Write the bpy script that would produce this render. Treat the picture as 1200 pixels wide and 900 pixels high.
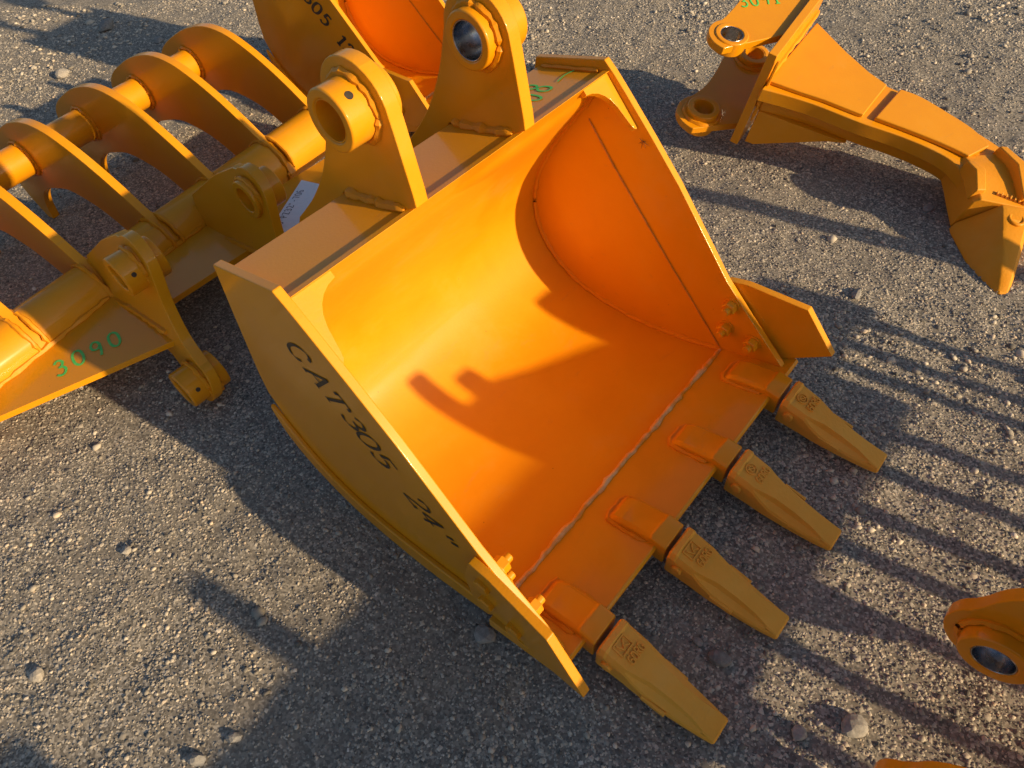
import bpy, math, random
import numpy as np
from mathutils import Vector, Matrix

for o in list(bpy.data.objects): bpy.data.objects.remove(o, do_unlink=True)
scene = bpy.context.scene
col = scene.collection
R_ = math.radians

# ------------------------------------------------------------------ camera
cam_d = bpy.data.cameras.new('camera'); cam = bpy.data.objects.new('camera', cam_d); col.objects.link(cam)
CAM_R = ((0.76049182, 0.64360847, -0.08614135), (0.44857795, -0.61663108, -0.64694972), (-0.46949975, 0.45335885, -0.75765146))
CAM_C = (0.52572, -0.534558, 0.954176)
rx, dn, fw = [Vector(r) for r in CAM_R]
m = Matrix(((rx.x, -dn.x, -fw.x, CAM_C[0]), (rx.y, -dn.y, -fw.y, CAM_C[1]), (rx.z, -dn.z, -fw.z, CAM_C[2]), (0, 0, 0, 1)))
cam.matrix_world = m
cam_d.sensor_width = 36; cam_d.lens = 818.395 / 1200 * 36
cam_d.clip_start = 0.02; cam_d.clip_end = 300
scene.camera = cam

# ------------------------------------------------------------------ light
SUN_AZ, SUN_EL = 10.0, 18.5
w = bpy.data.worlds.new('World'); scene.world = w; w.use_nodes = True
nt = w.node_tree; bg = nt.nodes['Background']
sky = nt.nodes.new('ShaderNodeTexSky'); sky.sky_type = 'NISHITA'; sky.sun_disc = False
sky.sun_elevation = R_(SUN_EL); sky.sun_rotation = R_(90 - SUN_AZ)
sky.dust_density = 1.2; sky.air_density = 1.0; sky.ozone_density = 1.5
nt.links.new(sky.outputs[0], bg.inputs[0]); bg.inputs[1].default_value = 0.074
sd = bpy.data.lights.new('sun', 'SUN'); so = bpy.data.objects.new('sun', sd); col.objects.link(so)
sd.energy = 4.2; sd.angle = R_(0.8); sd.color = (1.0, 0.755, 0.455)
sv = Vector((math.cos(R_(SUN_EL)) * math.cos(R_(SUN_AZ)), math.cos(R_(SUN_EL)) * math.sin(R_(SUN_AZ)), math.sin(R_(SUN_EL))))
so.rotation_euler = sv.to_track_quat('Z', 'Y').to_euler(); so.location = sv * 6
scene.view_settings.view_transform = 'Standard'; scene.view_settings.look = 'None'
scene.view_settings.exposure = 0.6; scene.view_settings.gamma = 1
scene.render.engine = 'CYCLES'
scene.cycles.use_light_tree = False; scene.cycles.max_bounces = 6; scene.cycles.diffuse_bounces = 4; scene.cycles.glossy_bounces = 3

# ------------------------------------------------------------------ materials
def new_mat(name):
    mt = bpy.data.materials.new(name); mt.use_nodes = True
    return mt, mt.node_tree, mt.node_tree.nodes['Principled BSDF']
def N(t, typ, **kw):
    n = t.nodes.new(typ)
    for k, v in kw.items(): setattr(n, k, v)
    return n
def ramp(t, fac, stops):
    r = N(t, 'ShaderNodeValToRGB'); t.links.new(fac, r.inputs[0])
    el = r.color_ramp.elements
    while len(el) < len(stops): el.new(0.5)
    for e, (p, c) in zip(el, stops):
        e.position = p; e.color = c if len(c) == 4 else (*c, 1)
    return r.outputs[0]
def noise(t, scale, detail=4, rough=.55, vec=None):
    n = N(t, 'ShaderNodeTexNoise'); n.inputs['Scale'].default_value = scale; n.inputs['Detail'].default_value = detail; n.inputs['Roughness'].default_value = rough
    if vec is not None: t.links.new(vec, n.inputs['Vector'])
    return n.outputs[0]
def bump(t, h, strength, dist, normal=None):
    b = N(t, 'ShaderNodeBump'); b.inputs['Strength'].default_value = strength; b.inputs['Distance'].default_value = dist
    t.links.new(h, b.inputs['Height'])
    if normal is not None: t.links.new(normal, b.inputs['Normal'])
    return b.outputs[0]
def mixc(t, fac, a, b):
    mx = N(t, 'ShaderNodeMix', data_type='RGBA')
    if isinstance(fac, float): mx.inputs[0].default_value = fac
    else: t.links.new(fac, mx.inputs[0])
    for s, v in ((6, a), (7, b)):
        if isinstance(v, tuple): mx.inputs[s].default_value = (*v, 1)
        else: t.links.new(v, mx.inputs[s])
    return mx.outputs[2]

def paint(name, base, base2, rough=.50, coat=.5, speck=.55, cast=0.0):
    mt, t, p = new_mat(name)
    tc = N(t, 'ShaderNodeTexCoord').outputs['Object']
    big = noise(t, 7.5, 6, .66, tc)
    c = mixc(t, ramp(t, big, [(.36, (0, 0, 0)), (.66, (1, 1, 1))]), base, base2)
    # thin dust film in patches
    c = mixc(t, ramp(t, big, [(.55, (0, 0, 0)), (.80, (.16, .16, .16))]), c, (.46, .31, .16))
    # dull handling scuffs
    mp = N(t, 'ShaderNodeMapping'); mp.inputs['Scale'].default_value = (1.0, .35, 1.6); mp.inputs['Rotation'].default_value = (.4, .3, .8); t.links.new(tc, mp.inputs[0])
    c = mixc(t, ramp(t, noise(t, 34, 9, .78, mp.outputs[0]), [(.60, (0, 0, 0)), (.74, (.42, .42, .42))]), c, (.40, .22, .07))
    # small dark specks and chips
    vo = N(t, 'ShaderNodeTexVoronoi'); vo.inputs['Scale'].default_value = 34; t.links.new(tc, vo.inputs['Vector'])
    spk = ramp(t, vo.outputs['Distance'], [(.022, (speck,) * 3), (.040, (0, 0, 0))])
    sp2 = N(t, 'ShaderNodeSeparateColor'); t.links.new(vo.outputs['Color'], sp2.inputs[0])
    gate = N(t, 'ShaderNodeMath', operation='GREATER_THAN'); t.links.new(sp2.outputs[0], gate.inputs[0]); gate.inputs[1].default_value = .72
    mu = N(t, 'ShaderNodeMath', operation='MULTIPLY'); t.links.new(spk, mu.inputs[0]); t.links.new(gate.outputs[0], mu.inputs[1])
    c = mixc(t, mu.outputs[0], c, (.06, .025, .008))
    t.links.new(c, p.inputs['Base Color'])
    t.links.new(ramp(t, big, [(.3, (rough - .06,) * 3), (.72, (rough + .14,) * 3)]), p.inputs['Roughness'])
    p.inputs['Specular IOR Level'].default_value = .22; p.inputs['Coat Weight'].default_value = coat; p.inputs['Coat Roughness'].default_value = .13
    fine = noise(t, 240 if not cast else 200, 3, .62, tc)
    t.links.new(bump(t, fine, .24 + cast, .0011 + cast * .002), p.inputs['Normal'])
    return mt
ORANGE = paint('orange_paint', (.70, .270, .0012), (.74, .304, .0018))
CAST = paint('cast_orange_paint', (.80, .36, .035), (.84, .42, .06), rough=.5, coat=.03, cast=.22)
CASTB = paint('ripper_cast_paint', (.72, .28, .008), (.77, .33, .02), rough=.45, coat=.06, cast=.14)
WELD = paint('painted_weld', (.70, .25, .003), (.74, .29, .008), rough=.44, coat=.08, cast=.25)

mt, t, p = new_mat('bare_weld'); BAREWELD = mt
tc = N(t, 'ShaderNodeTexCoord').outputs['Object']
t.links.new(mixc(t, ramp(t, noise(t, 30, 6, .7, tc), [(.4, (0, 0, 0)), (.6, (1, 1, 1))]), (.74, .28, .008), (.76, .50, .20)), p.inputs['Base Color'])
p.inputs['Roughness'].default_value = .42; t.links.new(bump(t, noise(t, 160, 4, .6, tc), .5, .002), p.inputs['Normal'])

SEAM = paint('seam_paint', (.50, .19, .008), (.60, .25, .02), rough=.5, cast=.3)
mt, t, p = new_mat('bare_steel'); STEEL = mt
p.inputs['Metallic'].default_value = 1; tc = N(t, 'ShaderNodeTexCoord').outputs['Object']
t.links.new(ramp(t, noise(t, 60, 6, .7, tc), [(.35, (.22, .22, .24)), (.7, (.58, .58, .6))]), p.inputs['Base Color'])
t.links.new(ramp(t, noise(t, 80, 4, .7, tc), [(.3, (.16,) * 3), (.7, (.42,) * 3)]), p.inputs['Roughness'])

def flat(name, c, rough=.6, worn=None):
    mt, t, p = new_mat(name); p.inputs['Roughness'].default_value = rough
    tc = N(t, 'ShaderNodeTexCoord').outputs['Object']
    c2 = worn or tuple(min(1, v * 1.6 + .01) for v in c)
    t.links.new(mixc(t, ramp(t, noise(t, 70, 5, .7, tc), [(.42, (0, 0, 0)), (.72, (1, 1, 1))]), c, c2), p.inputs['Base Color'])
    return mt
INK = flat('black_stencil_ink', (.014, .012, .011), .55, (.07, .045, .02))
GREEN = flat('green_marker', (.06, .60, .12), .6, (.20, .60, .12))
PAPER = flat('paper', (.80, .82, .84), .7, (.72, .75, .78))
PEN = flat('pen_ink', (.03, .03, .05), .6)
DARK = flat('hole_shade', (.03, .022, .015), .8)  # dark colour painting the shade inside bolt holes

def stone_mat(name, attr):
    mt, t, p = new_mat(name); p.inputs['Roughness'].default_value = .85
    tc = N(t, 'ShaderNodeTexCoord').outputs['Object']
    if attr:
        at = N(t, 'ShaderNodeAttribute'); at.attribute_name = 'tint'
        c = ramp(t, at.outputs['Fac'], [(0, (.10, .093, .082)), (.25, (.24, .217, .182)), (.5, (.44, .392, .315)), (.75, (.62, .545, .435)), (.92, (.60, .47, .33)), (1, (.72, .66, .57))])
    else:
        ob = N(t, 'ShaderNodeObjectInfo').outputs['Random']
        c = ramp(t, ob, [(0, (.22, .21, .20)), (.5, (.36, .34, .31)), (1, (.50, .45, .38))])
    if attr: t.links.new(c, p.inputs['Base Color']); return mt
    g = ramp(t, noise(t, 150, 6, .7, tc), [(.3, (.55,) * 3), (.7, (1.0,) * 3)])
    mx = N(t, 'ShaderNodeMix', data_type='RGBA', blend_type='MULTIPLY'); mx.inputs[0].default_value = 1
    t.links.new(c, mx.inputs[6]); t.links.new(g, mx.inputs[7]); t.links.new(mx.outputs[2], p.inputs['Base Color'])
    t.links.new(bump(t, noise(t, 260, 5, .65, tc), .5, .0015), p.inputs['Normal'])
    return mt
GRAVEL = stone_mat('gravel_stone', True)
STONE = stone_mat('loose_stone', False)

mt, t, p = new_mat('compacted_gravel'); GROUND = mt
tc = N(t, 'ShaderNodeTexCoord').outputs['Object']
v1 = N(t, 'ShaderNodeTexVoronoi'); v1.inputs['Scale'].default_value = 300; t.links.new(tc, v1.inputs['Vector'])
sep = N(t, 'ShaderNodeSeparateColor'); t.links.new(v1.outputs['Color'], sep.inputs[0])
c1 = ramp(t, sep.outputs[0], [(0, (.08, .072, .061)), (.45, (.235, .209, .170)), (.8, (.40, .352, .28)), (1, (.60, .54, .45))])
c = mixc(t, ramp(t, noise(t, 3.2, 6, .65, tc), [(.40, (0, 0, 0)), (.66, (.55, .55, .55))]), c1, (.27, .235, .186))
c = mixc(t, ramp(t, noise(t, 1.1, 4, .6, tc), [(.38, (0, 0, 0)), (.64, (.5, .5, .5))]), c, (.17, .152, .128))
t.links.new(c, p.inputs['Base Color']); p.inputs['Roughness'].default_value = .92
t.links.new(bump(t, v1.outputs['Distance'], -1.0, .0028), p.inputs['Normal'])

# ------------------------------------------------------------------ mesh helpers
class MB:
    def __init__(s): s.v = []; s.f = []
    def add(s, vs, fs):
        n = len(s.v); s.v += [tuple(map(float, q)) for q in vs]; s.f += [tuple(i + n for i in q) for q in fs]; return s
    def prism(s, poly, a, b, axis='y'):          # polygon (p,q) swept from a to b along an axis
        n = len(poly)
        def P(pt, k): return {'y': (pt[0], k, pt[1]), 'z': (pt[0], pt[1], k), 'x': (k, pt[0], pt[1])}[axis]
        vs = [P(q, a) for q in poly] + [P(q, b) for q in poly]
        fs = [tuple(range(n)), tuple(range(2 * n - 1, n - 1, -1))] + [(i, i + n, (i + 1) % n + n, (i + 1) % n) for i in range(n)]
        return s.add(vs, fs)
    def plate(s, poly, holes, a, b, axis='y', seg=32):   # prism with round through-holes (cx, cy, r)
        loop = [(q, True) for q in poly]                 # (point, wall to the next point?)
        area = sum(p_[0] * q_[1] - q_[0] * p_[1] for p_, q_ in zip(poly, poly[1:] + poly[:1]))
        for cx, cy, r in holes:
            i = min(range(len(loop)), key=lambda k: (loop[k][0][0] - cx) ** 2 + (loop[k][0][1] - cy) ** 2)
            p0 = loop[i][0]; a0 = math.atan2(p0[1] - cy, p0[0] - cx); sg = -1 if area > 0 else 1
            ring = [(cx + r * math.cos(a0 + sg * 2 * math.pi * k / seg), cy + r * math.sin(a0 + sg * 2 * math.pi * k / seg)) for k in range(seg)]
            ins = [(p0, False)] + [(q, True) for q in ring] + [(ring[0], False)]
            loop = loop[:i] + ins + loop[i:]
        n = len(loop)
        def P(pt, k): return {'y': (pt[0], k, pt[1]), 'z': (pt[0], pt[1], k)}[axis]
        vs = [P(q, a) for q, _ in loop] + [P(q, b) for q, _ in loop]
        fs = [tuple(range(n)), tuple(range(2 * n - 1, n - 1, -1))] + [(i, i + n, (i + 1) % n + n, (i + 1) % n) for i in range(n) if loop[i][1]]
        return s.add(vs, fs)
    def box(s, x0, x1, y0, y1, z0, z1): return s.prism([(x0, z0), (x1, z0), (x1, z1), (x0, z1)], y0, y1)
    def lathe(s, c, ax, prof, seg=40, closed=False):  # prof: (r, h) along axis ax from c
        ax = Vector(ax).normalized(); e = ax.orthogonal().normalized(); g = ax.cross(e); c = Vector(c)
        vs = []; fs = []; n = len(prof)
        for i in range(seg):
            a = 2 * math.pi * i / seg; d = e * math.cos(a) + g * math.sin(a)
            for r, h in prof: vs.append(c + ax * h + d * r)
        for i in range(seg):
            j = (i + 1) % seg
            for k in range(n if closed else n - 1):
                k2 = (k + 1) % n; fs.append((i * n + k, j * n + k, j * n + k2, i * n + k2))
        if not closed:
            fs.append(tuple(i * n for i in range(seg - 1, -1, -1))); fs.append(tuple(i * n + n - 1 for i in range(seg)))
        return s.add(vs, fs)
    def ring(s, c, ax, ri, ro, h0, h1, seg=44, ch=.0018):
        return s.lathe(c, ax, [(ri, h0 + ch), (ri + ch, h0), (ro - ch, h0), (ro, h0 + ch), (ro, h1 - ch), (ro - ch, h1), (ri + ch, h1), (ri, h1 - ch)], seg, True)
    def tube(s, path, r, seg=8, jitter=0, seed=0, flatten=1.0):
        rnd = random.Random(seed); path = [Vector(q) for q in path]; vs = []; n = len(path)
        for i, q in enumerate(path):
            d = (path[min(i + 1, n - 1)] - path[max(i - 1, 0)]).normalized()
            e = d.cross(Vector((0, 0, 1)));
            e = d.orthogonal().normalized() if e.length < 1e-3 else e.normalized()
            g = d.cross(e); rr = r * (1 + jitter * (rnd.random() - .5)); of = (e * (rnd.random() - .5) + g * (rnd.random() - .5)) * r * jitter * .5
            if i in (0, n - 1): rr *= .55
            for k in range(seg):
                a = 2 * math.pi * k / seg; vs.append(q + of + e * math.cos(a) * rr + g * math.sin(a) * rr * flatten)
        fs = [(i * seg + k, i * seg + (k + 1) % seg, (i + 1) * seg + (k + 1) % seg, (i + 1) * seg + k) for i in range(n - 1) for k in range(seg)]
        fs += [tuple(range(seg - 1, -1, -1)), tuple((n - 1) * seg + k for k in range(seg))]
        return s.add(vs, fs)
    def loft(s, secs):
        n = len(secs[0]); vs = [q for sc in secs for q in sc]
        fs = [(i * n + k, i * n + (k + 1) % n, (i + 1) * n + (k + 1) % n, (i + 1) * n + k) for i in range(len(secs) - 1) for k in range(n)]
        fs += [tuple(range(n - 1, -1, -1)), tuple((len(secs) - 1) * n + k for k in range(n))]
        return s.add(vs, fs)
    def build(s, name, mat, parent=None, bevel=0, angle=34, off=None, label=None):
        me = bpy.data.meshes.new(name)
        vs = s.v if off is None else [(a - off[0], b - off[1], c - off[2]) for a, b, c in s.v]
        me.from_pydata(vs, [], s.f); me.update()
        import bmesh
        bm = bmesh.new(); bm.from_mesh(me); bmesh.ops.recalc_face_normals(bm, faces=bm.faces); bm.to_mesh(me); bm.free()
        me.polygons.foreach_set('use_smooth', [True] * len(me.polygons)); me.set_sharp_from_angle(angle=R_(angle))
        me.materials.append(mat)
        o = bpy.data.objects.new(name, me); col.objects.link(o)
        if parent is not None: o.parent = parent
        if bevel:
            bv = o.modifiers.new('bevel', 'BEVEL'); bv.width = bevel; bv.segments = 2; bv.limit_method = 'ANGLE'; bv.angle_limit = R_(38); bv.harden_normals = True; bv.use_clamp_overlap = True
        if label: o['label'] = label
        return o

def tag(o, label=None, cat=None, group=None, kind=None):
    for k, v in (('label', label), ('category', cat), ('group', group), ('kind', kind)):
        if v: o[k] = v
    return o
def root(name, loc, label, cat, group=None, rot=(0, 0, 0)):
    o = bpy.data.objects.new(name, None); col.objects.link(o); o.location = loc; o.rotation_euler = rot
    o.empty_display_size = .05
    return tag(o, label, cat, group)
def arc(cx, cz, r, a0, a1, n=12): return [(cx + r * math.cos(R_(a0 + (a1 - a0) * i / n)), cz + r * math.sin(R_(a0 + (a1 - a0) * i / n))) for i in range(n + 1)]
def smooth(pts, n=6):                               # Catmull-Rom through points (any dimension)
    P = [np.array(q, float) for q in pts]; P = [2 * P[0] - P[1]] + P + [2 * P[-1] - P[-2]]; out = []
    for i in range(1, len(P) - 2):
        for k in range(n):
            u = k / n; a, b, c, d = P[i - 1:i + 3]
            out.append(.5 * ((2 * b) + (c - a) * u + (2 * a - 5 * b + 4 * c - d) * u * u + (3 * b - a - 3 * c + d) * u ** 3))
    out.append(P[-2]); return [tuple(q) for q in out]
def resample(path, step):
    P = [np.array(q, float) for q in path]; out = [P[0]]
    for a, b in zip(P[:-1], P[1:]):
        k = max(1, int(np.linalg.norm(b - a) / step))
        out += [a + (b - a) * (i + 1) / k for i in range(k)]
    return [tuple(q) for q in out]

# stroke lettering: each glyph is a list of polylines in a 0..0.65 x 0..1 box
G = {
 'C': [('c', [(.60, .78), (.50, .95), (.32, 1.0), (.10, .82), (.02, .5), (.10, .16), (.32, 0), (.52, .05), (.62, .24)])],
 'A': [('l', [(.02, 0), (.36, 1.0)]), ('l', [(.33, 1.0), (.62, 0)]), ('l', [(.14, .34), (.52, .34)]), ('l', [(-.06, 0), (.12, 0)]), ('l', [(.50, 0), (.72, 0)])],
 'T': [('l', [(.02, .97), (.66, .97)]), ('l', [(.34, .97), (.34, 0)]), ('l', [(.04, .97), (.02, .80)]), ('l', [(.65, .97), (.65, .80)]), ('l', [(.22, 0), (.46, 0)])],
 '0': [('c', [(.32, 1.0), (.10, .85), (.03, .5), (.10, .15), (.32, 0), (.54, .15), (.61, .5), (.54, .85), (.33, 1.0)])],
 '1': [('l', [(.10, .80), (.34, .99)]), ('l', [(.34, 1.0), (.34, 0)]), ('l', [(.16, 0), (.52, 0)])],
 '2': [('c', [(.08, .76), (.18, .96), (.36, 1.0), (.56, .86), (.54, .62), (.30, .32), (.05, .02)]), ('l', [(.04, .03), (.60, .03)]), ('l', [(.60, 0), (.63, .16)])],
 '3': [('c', [(.08, .84), (.22, .99), (.40, .98), (.54, .82), (.46, .60), (.26, .53)]), ('c', [(.26, .53), (.50, .48), (.60, .28), (.48, .06), (.26, 0), (.06, .12)])],
 '4': [('l', [(.44, 0), (.44, 1.0)]), ('l', [(.43, .98), (.05, .34)]), ('l', [(.03, .32), (.64, .32)])],
 '5': [('l', [(.58, .97), (.15, .97)]), ('l', [(.18, .98), (.12, .54)]), ('c', [(.12, .56), (.32, .62), (.54, .52), (.60, .30), (.46, .06), (.24, 0), (.06, .10)])],
 '6': [('c', [(.54, .90), (.34, 1.0), (.12, .80), (.04, .40), (.14, .06), (.34, 0), (.56, .12), (.58, .36), (.40, .54), (.16, .46), (.07, .34)])],
 '7': [('l', [(.04, .98), (.62, .98)]), ('l', [(.58, .98), (.24, 0)])],
 '8': [('c', [(.32, .54), (.10, .68), (.14, .92), (.32, 1.0), (.52, .90), (.54, .68), (.32, .54), (.06, .34), (.10, .08), (.32, 0), (.56, .08), (.58, .34), (.34, .54)])],
 '9': [('c', [(.55, .66), (.40, .50), (.16, .53), (.07, .76), (.22, .99), (.44, .98), (.56, .78), (.55, .40), (.46, 0)])],
 'R': [('l', [(.08, 0), (.08, .98)]), ('c', [(.08, .98), (.40, .98), (.58, .80), (.48, .56), (.08, .50)]), ('l', [(.30, .50), (.60, 0)])],
 'G': [('c', [(.58, .80), (.44, .98), (.22, .96), (.06, .70), (.06, .30), (.24, .02), (.48, .06), (.58, .24)]), ('l', [(.58, .24), (.58, .44), (.34, .44)])],
 'P': [('l', [(.08, 0), (.08, .98)]), ('c', [(.08, .98), (.42, .98), (.58, .76), (.44, .52), (.08, .48)])],
 'Z': [('l', [(.04, .98), (.62, .98)]), ('l', [(.58, .98), (.06, .02)]), ('l', [(.02, .02), (.64, .02)])],
 'V': [('l', [(.04, .98), (.30, .02), (.58, .98)])],
 'K': [('l', [(.1, 0), (.1, 1)]), ('l', [(.58, 1), (.12, .45)]), ('l', [(.24, .6), (.6, 0)])],
 '"': [('l', [(.16, 1.0), (.10, .70)]), ('l', [(.42, 1.0), (.36, .70)])],
 '-': [('l', [(.08, .46), (.5, .46)])],
 '.': [('l', [(.24, .50), (.30, .42)])],
 ' ': [],
}
def ribbon(mb, pts, width, frame, lift, nib=None, thick=0.0):
    """pts 2-D; frame(x,y,h)->3-D; nib=(wmin,wmax,angle) for a broad-pen stroke"""
    P = [np.array(q, float) for q in pts]; n = len(P); L = []; Rr = []
    for i in range(n):
        d = P[min(i + 1, n - 1)] - P[max(i - 1, 0)]; d = d / (np.linalg.norm(d) + 1e-9); nn = np.array([-d[1], d[0]])
        wv = width if nib is None else nib[0] + (nib[1] - nib[0]) * abs(math.sin(math.atan2(d[1], d[0]) - nib[2]))
        L.append(P[i] + nn * wv / 2); Rr.append(P[i] - nn * wv / 2)
    vs = [frame(*q, lift) for q in L] + [frame(*q, lift) for q in Rr]
    fs = [(i, n + i, n + i + 1, i + 1) for i in range(n - 1)]
    if thick:
        vs += [frame(*q, lift - thick) for q in L] + [frame(*q, lift - thick) for q in Rr]
        fs += [(i, i + 1, 2 * n + i + 1, 2 * n + i) for i in range(n - 1)] + [(n + i + 1, n + i, 3 * n + i, 3 * n + i + 1) for i in range(n - 1)]
        fs += [(0, 2 * n, 3 * n, n), (n - 1, 2 * n - 1, 4 * n - 1, 3 * n - 1)]
    mb.add(vs, fs)
def glyph(mb, ch, frame, ox, oy, hgt, width, nib=None, lift=.0006, thick=0.0, slant=0.0, wscale=1.0):
    for j, (kind, pts) in enumerate(G[ch]):
        pts = smooth(pts, 5) if kind == 'c' else resample(pts, .25)
        q = [(ox + (x * wscale + slant * y) * hgt, oy + y * hgt) for x, y in pts]
        ribbon(mb, q, width, frame, lift + j * .00012, nib, thick)

# ------------------------------------------------------------------ ground
rng = np.random.default_rng(7)
def vnoise(x, y, s, seed):
    r = np.random.default_rng(seed); T = r.random((256, 256))
    X = x / s; Y = y / s; xi = np.floor(X).astype(int); yi = np.floor(Y).astype(int); u = X - xi; v = Y - yi
    u = u * u * (3 - 2 * u); v = v * v * (3 - 2 * v)
    a = T[xi % 256, yi % 256]; b = T[(xi + 1) % 256, yi % 256]; c = T[xi % 256, (yi + 1) % 256]; d = T[(xi + 1) % 256, (yi + 1) % 256]
    return (a * (1 - u) + b * u) * (1 - v) + (c * (1 - u) + d * u) * v - .5
def gz(x, y):
    return -.006 + .010 * vnoise(x, y, .55, 1) + .006 * vnoise(x, y, .17, 2) + .0042 * vnoise(x, y, .052, 3) + .0034 * vnoise(x, y, .024, 4)
def axis_coords(a, b, step, far):
    mid = list(np.arange(a, b, step)); out = []; d = step; q = a
    while q > -far: d *= 1.35; q -= d; out.append(q)
    hi = []; d = step; q = mid[-1]
    while q < far: d *= 1.35; q += d; hi.append(q)
    return np.array(out[::-1] + mid + hi)
gx = axis_coords(-3.0, 1.05, .0105, 60); gy = axis_coords(-1.0, 2.3, .0105, 60)
X, Y = np.meshgrid(gx, gy, indexing='ij'); Z = gz(X, Y)
nx, ny = X.shape
me = bpy.data.meshes.new('ground'); idx = np.arange(nx * ny).reshape(nx, ny)
quads = np.stack([idx[:-1, :-1], idx[1:, :-1], idx[1:, 1:], idx[:-1, 1:]], -1).reshape(-1, 4)
def fast_mesh(me, V, F):
    k = F.shape[1]
    me.vertices.add(len(V)); me.vertices.foreach_set('co', V.astype(np.float32).ravel())
    me.loops.add(F.size); me.loops.foreach_set('vertex_index', F.astype(np.int32).ravel())
    me.polygons.add(len(F)); me.polygons.foreach_set('loop_start', np.arange(0, F.size, k, dtype=np.int32)); me.polygons.foreach_set('loop_total', np.full(len(F), k, np.int32))
    me.update(calc_edges=True)
fast_mesh(me, np.stack([X, Y, Z], -1).reshape(-1, 3), quads)
me.polygons.foreach_set('use_smooth', np.ones(len(me.polygons), bool)); me.materials.append(GROUND)
g = bpy.data.objects.new('ground', me); col.objects.link(g); tag(g, 'grey brown compacted gravel yard under all the attachments', 'ground', kind='structure')

ICO_V = []; ph = (1 + 5 ** .5) / 2
for a, b in ((1, ph), (-1, ph), (1, -ph), (-1, -ph)): ICO_V += [(0, a, b), (a, b, 0), (b, 0, a)]
ICO_V = np.array(ICO_V) / math.hypot(1, ph)
def hull_faces(V):
    F = []
    for i in range(12):
        for j in range(i + 1, 12):
            for k in range(j + 1, 12):
                e = max(np.linalg.norm(V[i] - V[j]), np.linalg.norm(V[j] - V[k]), np.linalg.norm(V[i] - V[k]))
                if e < 1.06:
                    n = np.cross(V[j] - V[i], V[k] - V[i]); F.append((i, j, k) if n @ V[i] > 0 else (i, k, j))
    return np.array(F)
ICO_F = hull_faces(ICO_V)
CHIP_V = np.array([(-1, -.8, 0), (.9, -1, 0), (1, .9, 0), (-.8, 1, 0), (-.35, -.1, .95), (.45, .15, .8)], float)
CHIP_F = np.array([(0, 1, 5), (0, 5, 4), (1, 2, 5), (2, 3, 4), (2, 4, 5), (3, 0, 4)])
YARD = np.array([(-3.15, .25), (-.2, -1.05), (1.0, -.2), (.95, .7), (.40, 2.25), (-.3, 2.05)])   # the stretch of yard strewn with chips
def in_yard(x, y):
    ok = np.ones(len(x), bool)
    for a, b in zip(YARD, np.roll(YARD, -1, 0)): ok &= (b[0] - a[0]) * (y - a[1]) - (b[1] - a[1]) * (x - a[0]) > 0
    return ok
def scatter(name, bv, bf, n, rmed, rsig, rmin, rmax, label, jit, seed, upright=False, squash=.7, near_bias=1.2, clump=False):
    r = np.random.default_rng(seed); P = []; got = 0
    while got < n:
        x = r.uniform(-3.2, 1.0, n); y = r.uniform(-1.05, 2.25, n)
        dist = np.hypot(x - .3, y - .1)
        keep = (r.random(n) < np.clip(1.25 / (.35 + dist), .12, 1) ** near_bias * (.35 + 1.1 * (vnoise(x, y, .11, 21) + .5)) * (.45 + 1.1 * (vnoise(x, y, .5, 22) + .5))) & in_yard(x, y)
        if clump: keep &= r.random(n) < np.clip((vnoise(x, y, .16, 25) + vnoise(x, y, .6, 26)) * 2.2 - .35, .03, 1)
        P.append(np.stack([x[keep], y[keep]], 1)); got += int(keep.sum())
    P = np.concatenate(P)[:n]
    dist = np.hypot(P[:, 0] - .3, P[:, 1] - .1)
    rad = np.clip(rmed * np.exp(r.normal(0, rsig, n)), rmin, rmax) * (1 + .22 * np.clip(dist - .8, 0, 3))
    sc = r.uniform(.6, 1.35, (n, 1, 3)); V = bv[None] * (1 + r.uniform(-jit, jit, (n, len(bv), 3))) * sc
    if upright:
        a = r.uniform(0, 6.283, n); z0 = np.zeros(n); o1 = np.ones(n)
        RM = np.stack([np.cos(a), -np.sin(a), z0, np.sin(a), np.cos(a), z0, z0, z0, o1], 1).reshape(n, 3, 3)
    else:
        q = r.normal(size=(n, 4)); q /= np.linalg.norm(q, axis=1, keepdims=True); a, b, c, d = q.T
        RM = np.stack([1 - 2 * (c * c + d * d), 2 * (b * c - a * d), 2 * (b * d + a * c), 2 * (b * c + a * d), 1 - 2 * (b * b + d * d), 2 * (c * d - a * b), 2 * (b * d - a * c), 2 * (c * d + a * b), 1 - 2 * (b * b + c * c)], 1).reshape(n, 3, 3)
    V = np.einsum('nij,nkj->nki', RM, V); V[:, :, 2] *= squash; V *= rad[:, None, None]
    lift = rad * (r.uniform(-.35, .10, n) if upright else r.uniform(-.1, .35, n))
    V[:, :, 0] += P[:, :1]; V[:, :, 1] += P[:, 1:]; V[:, :, 2] += (gz(P[:, 0], P[:, 1]) + lift)[:, None]
    F = (bf[None] + (np.arange(n) * len(bv))[:, None, None]).reshape(-1, 3)
    me = bpy.data.meshes.new(name); fast_mesh(me, V.reshape(-1, 3), F)
    at = me.attributes.new('tint', 'FLOAT', 'POINT'); at.data.foreach_set('value', np.repeat(r.beta(1.35, 1.65, n), len(bv)).astype(np.float32))
    me.materials.append(GRAVEL)
    o = bpy.data.objects.new(name, me); col.objects.link(o); tag(o, label, 'gravel', kind='stuff'); return o
scatter('fine_gravel', CHIP_V, CHIP_F, 285000, .00165, .30, .0010, .0034, 'fine grey gravel chips covering the whole yard', .30, 31, True, .85)
scatter('coarse_gravel', ICO_V, ICO_F, 10000, .0025, .30, .0018, .0050, 'coarser grey and tan gravel pieces strewn over the yard', .30, 32, False, .58)

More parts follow.
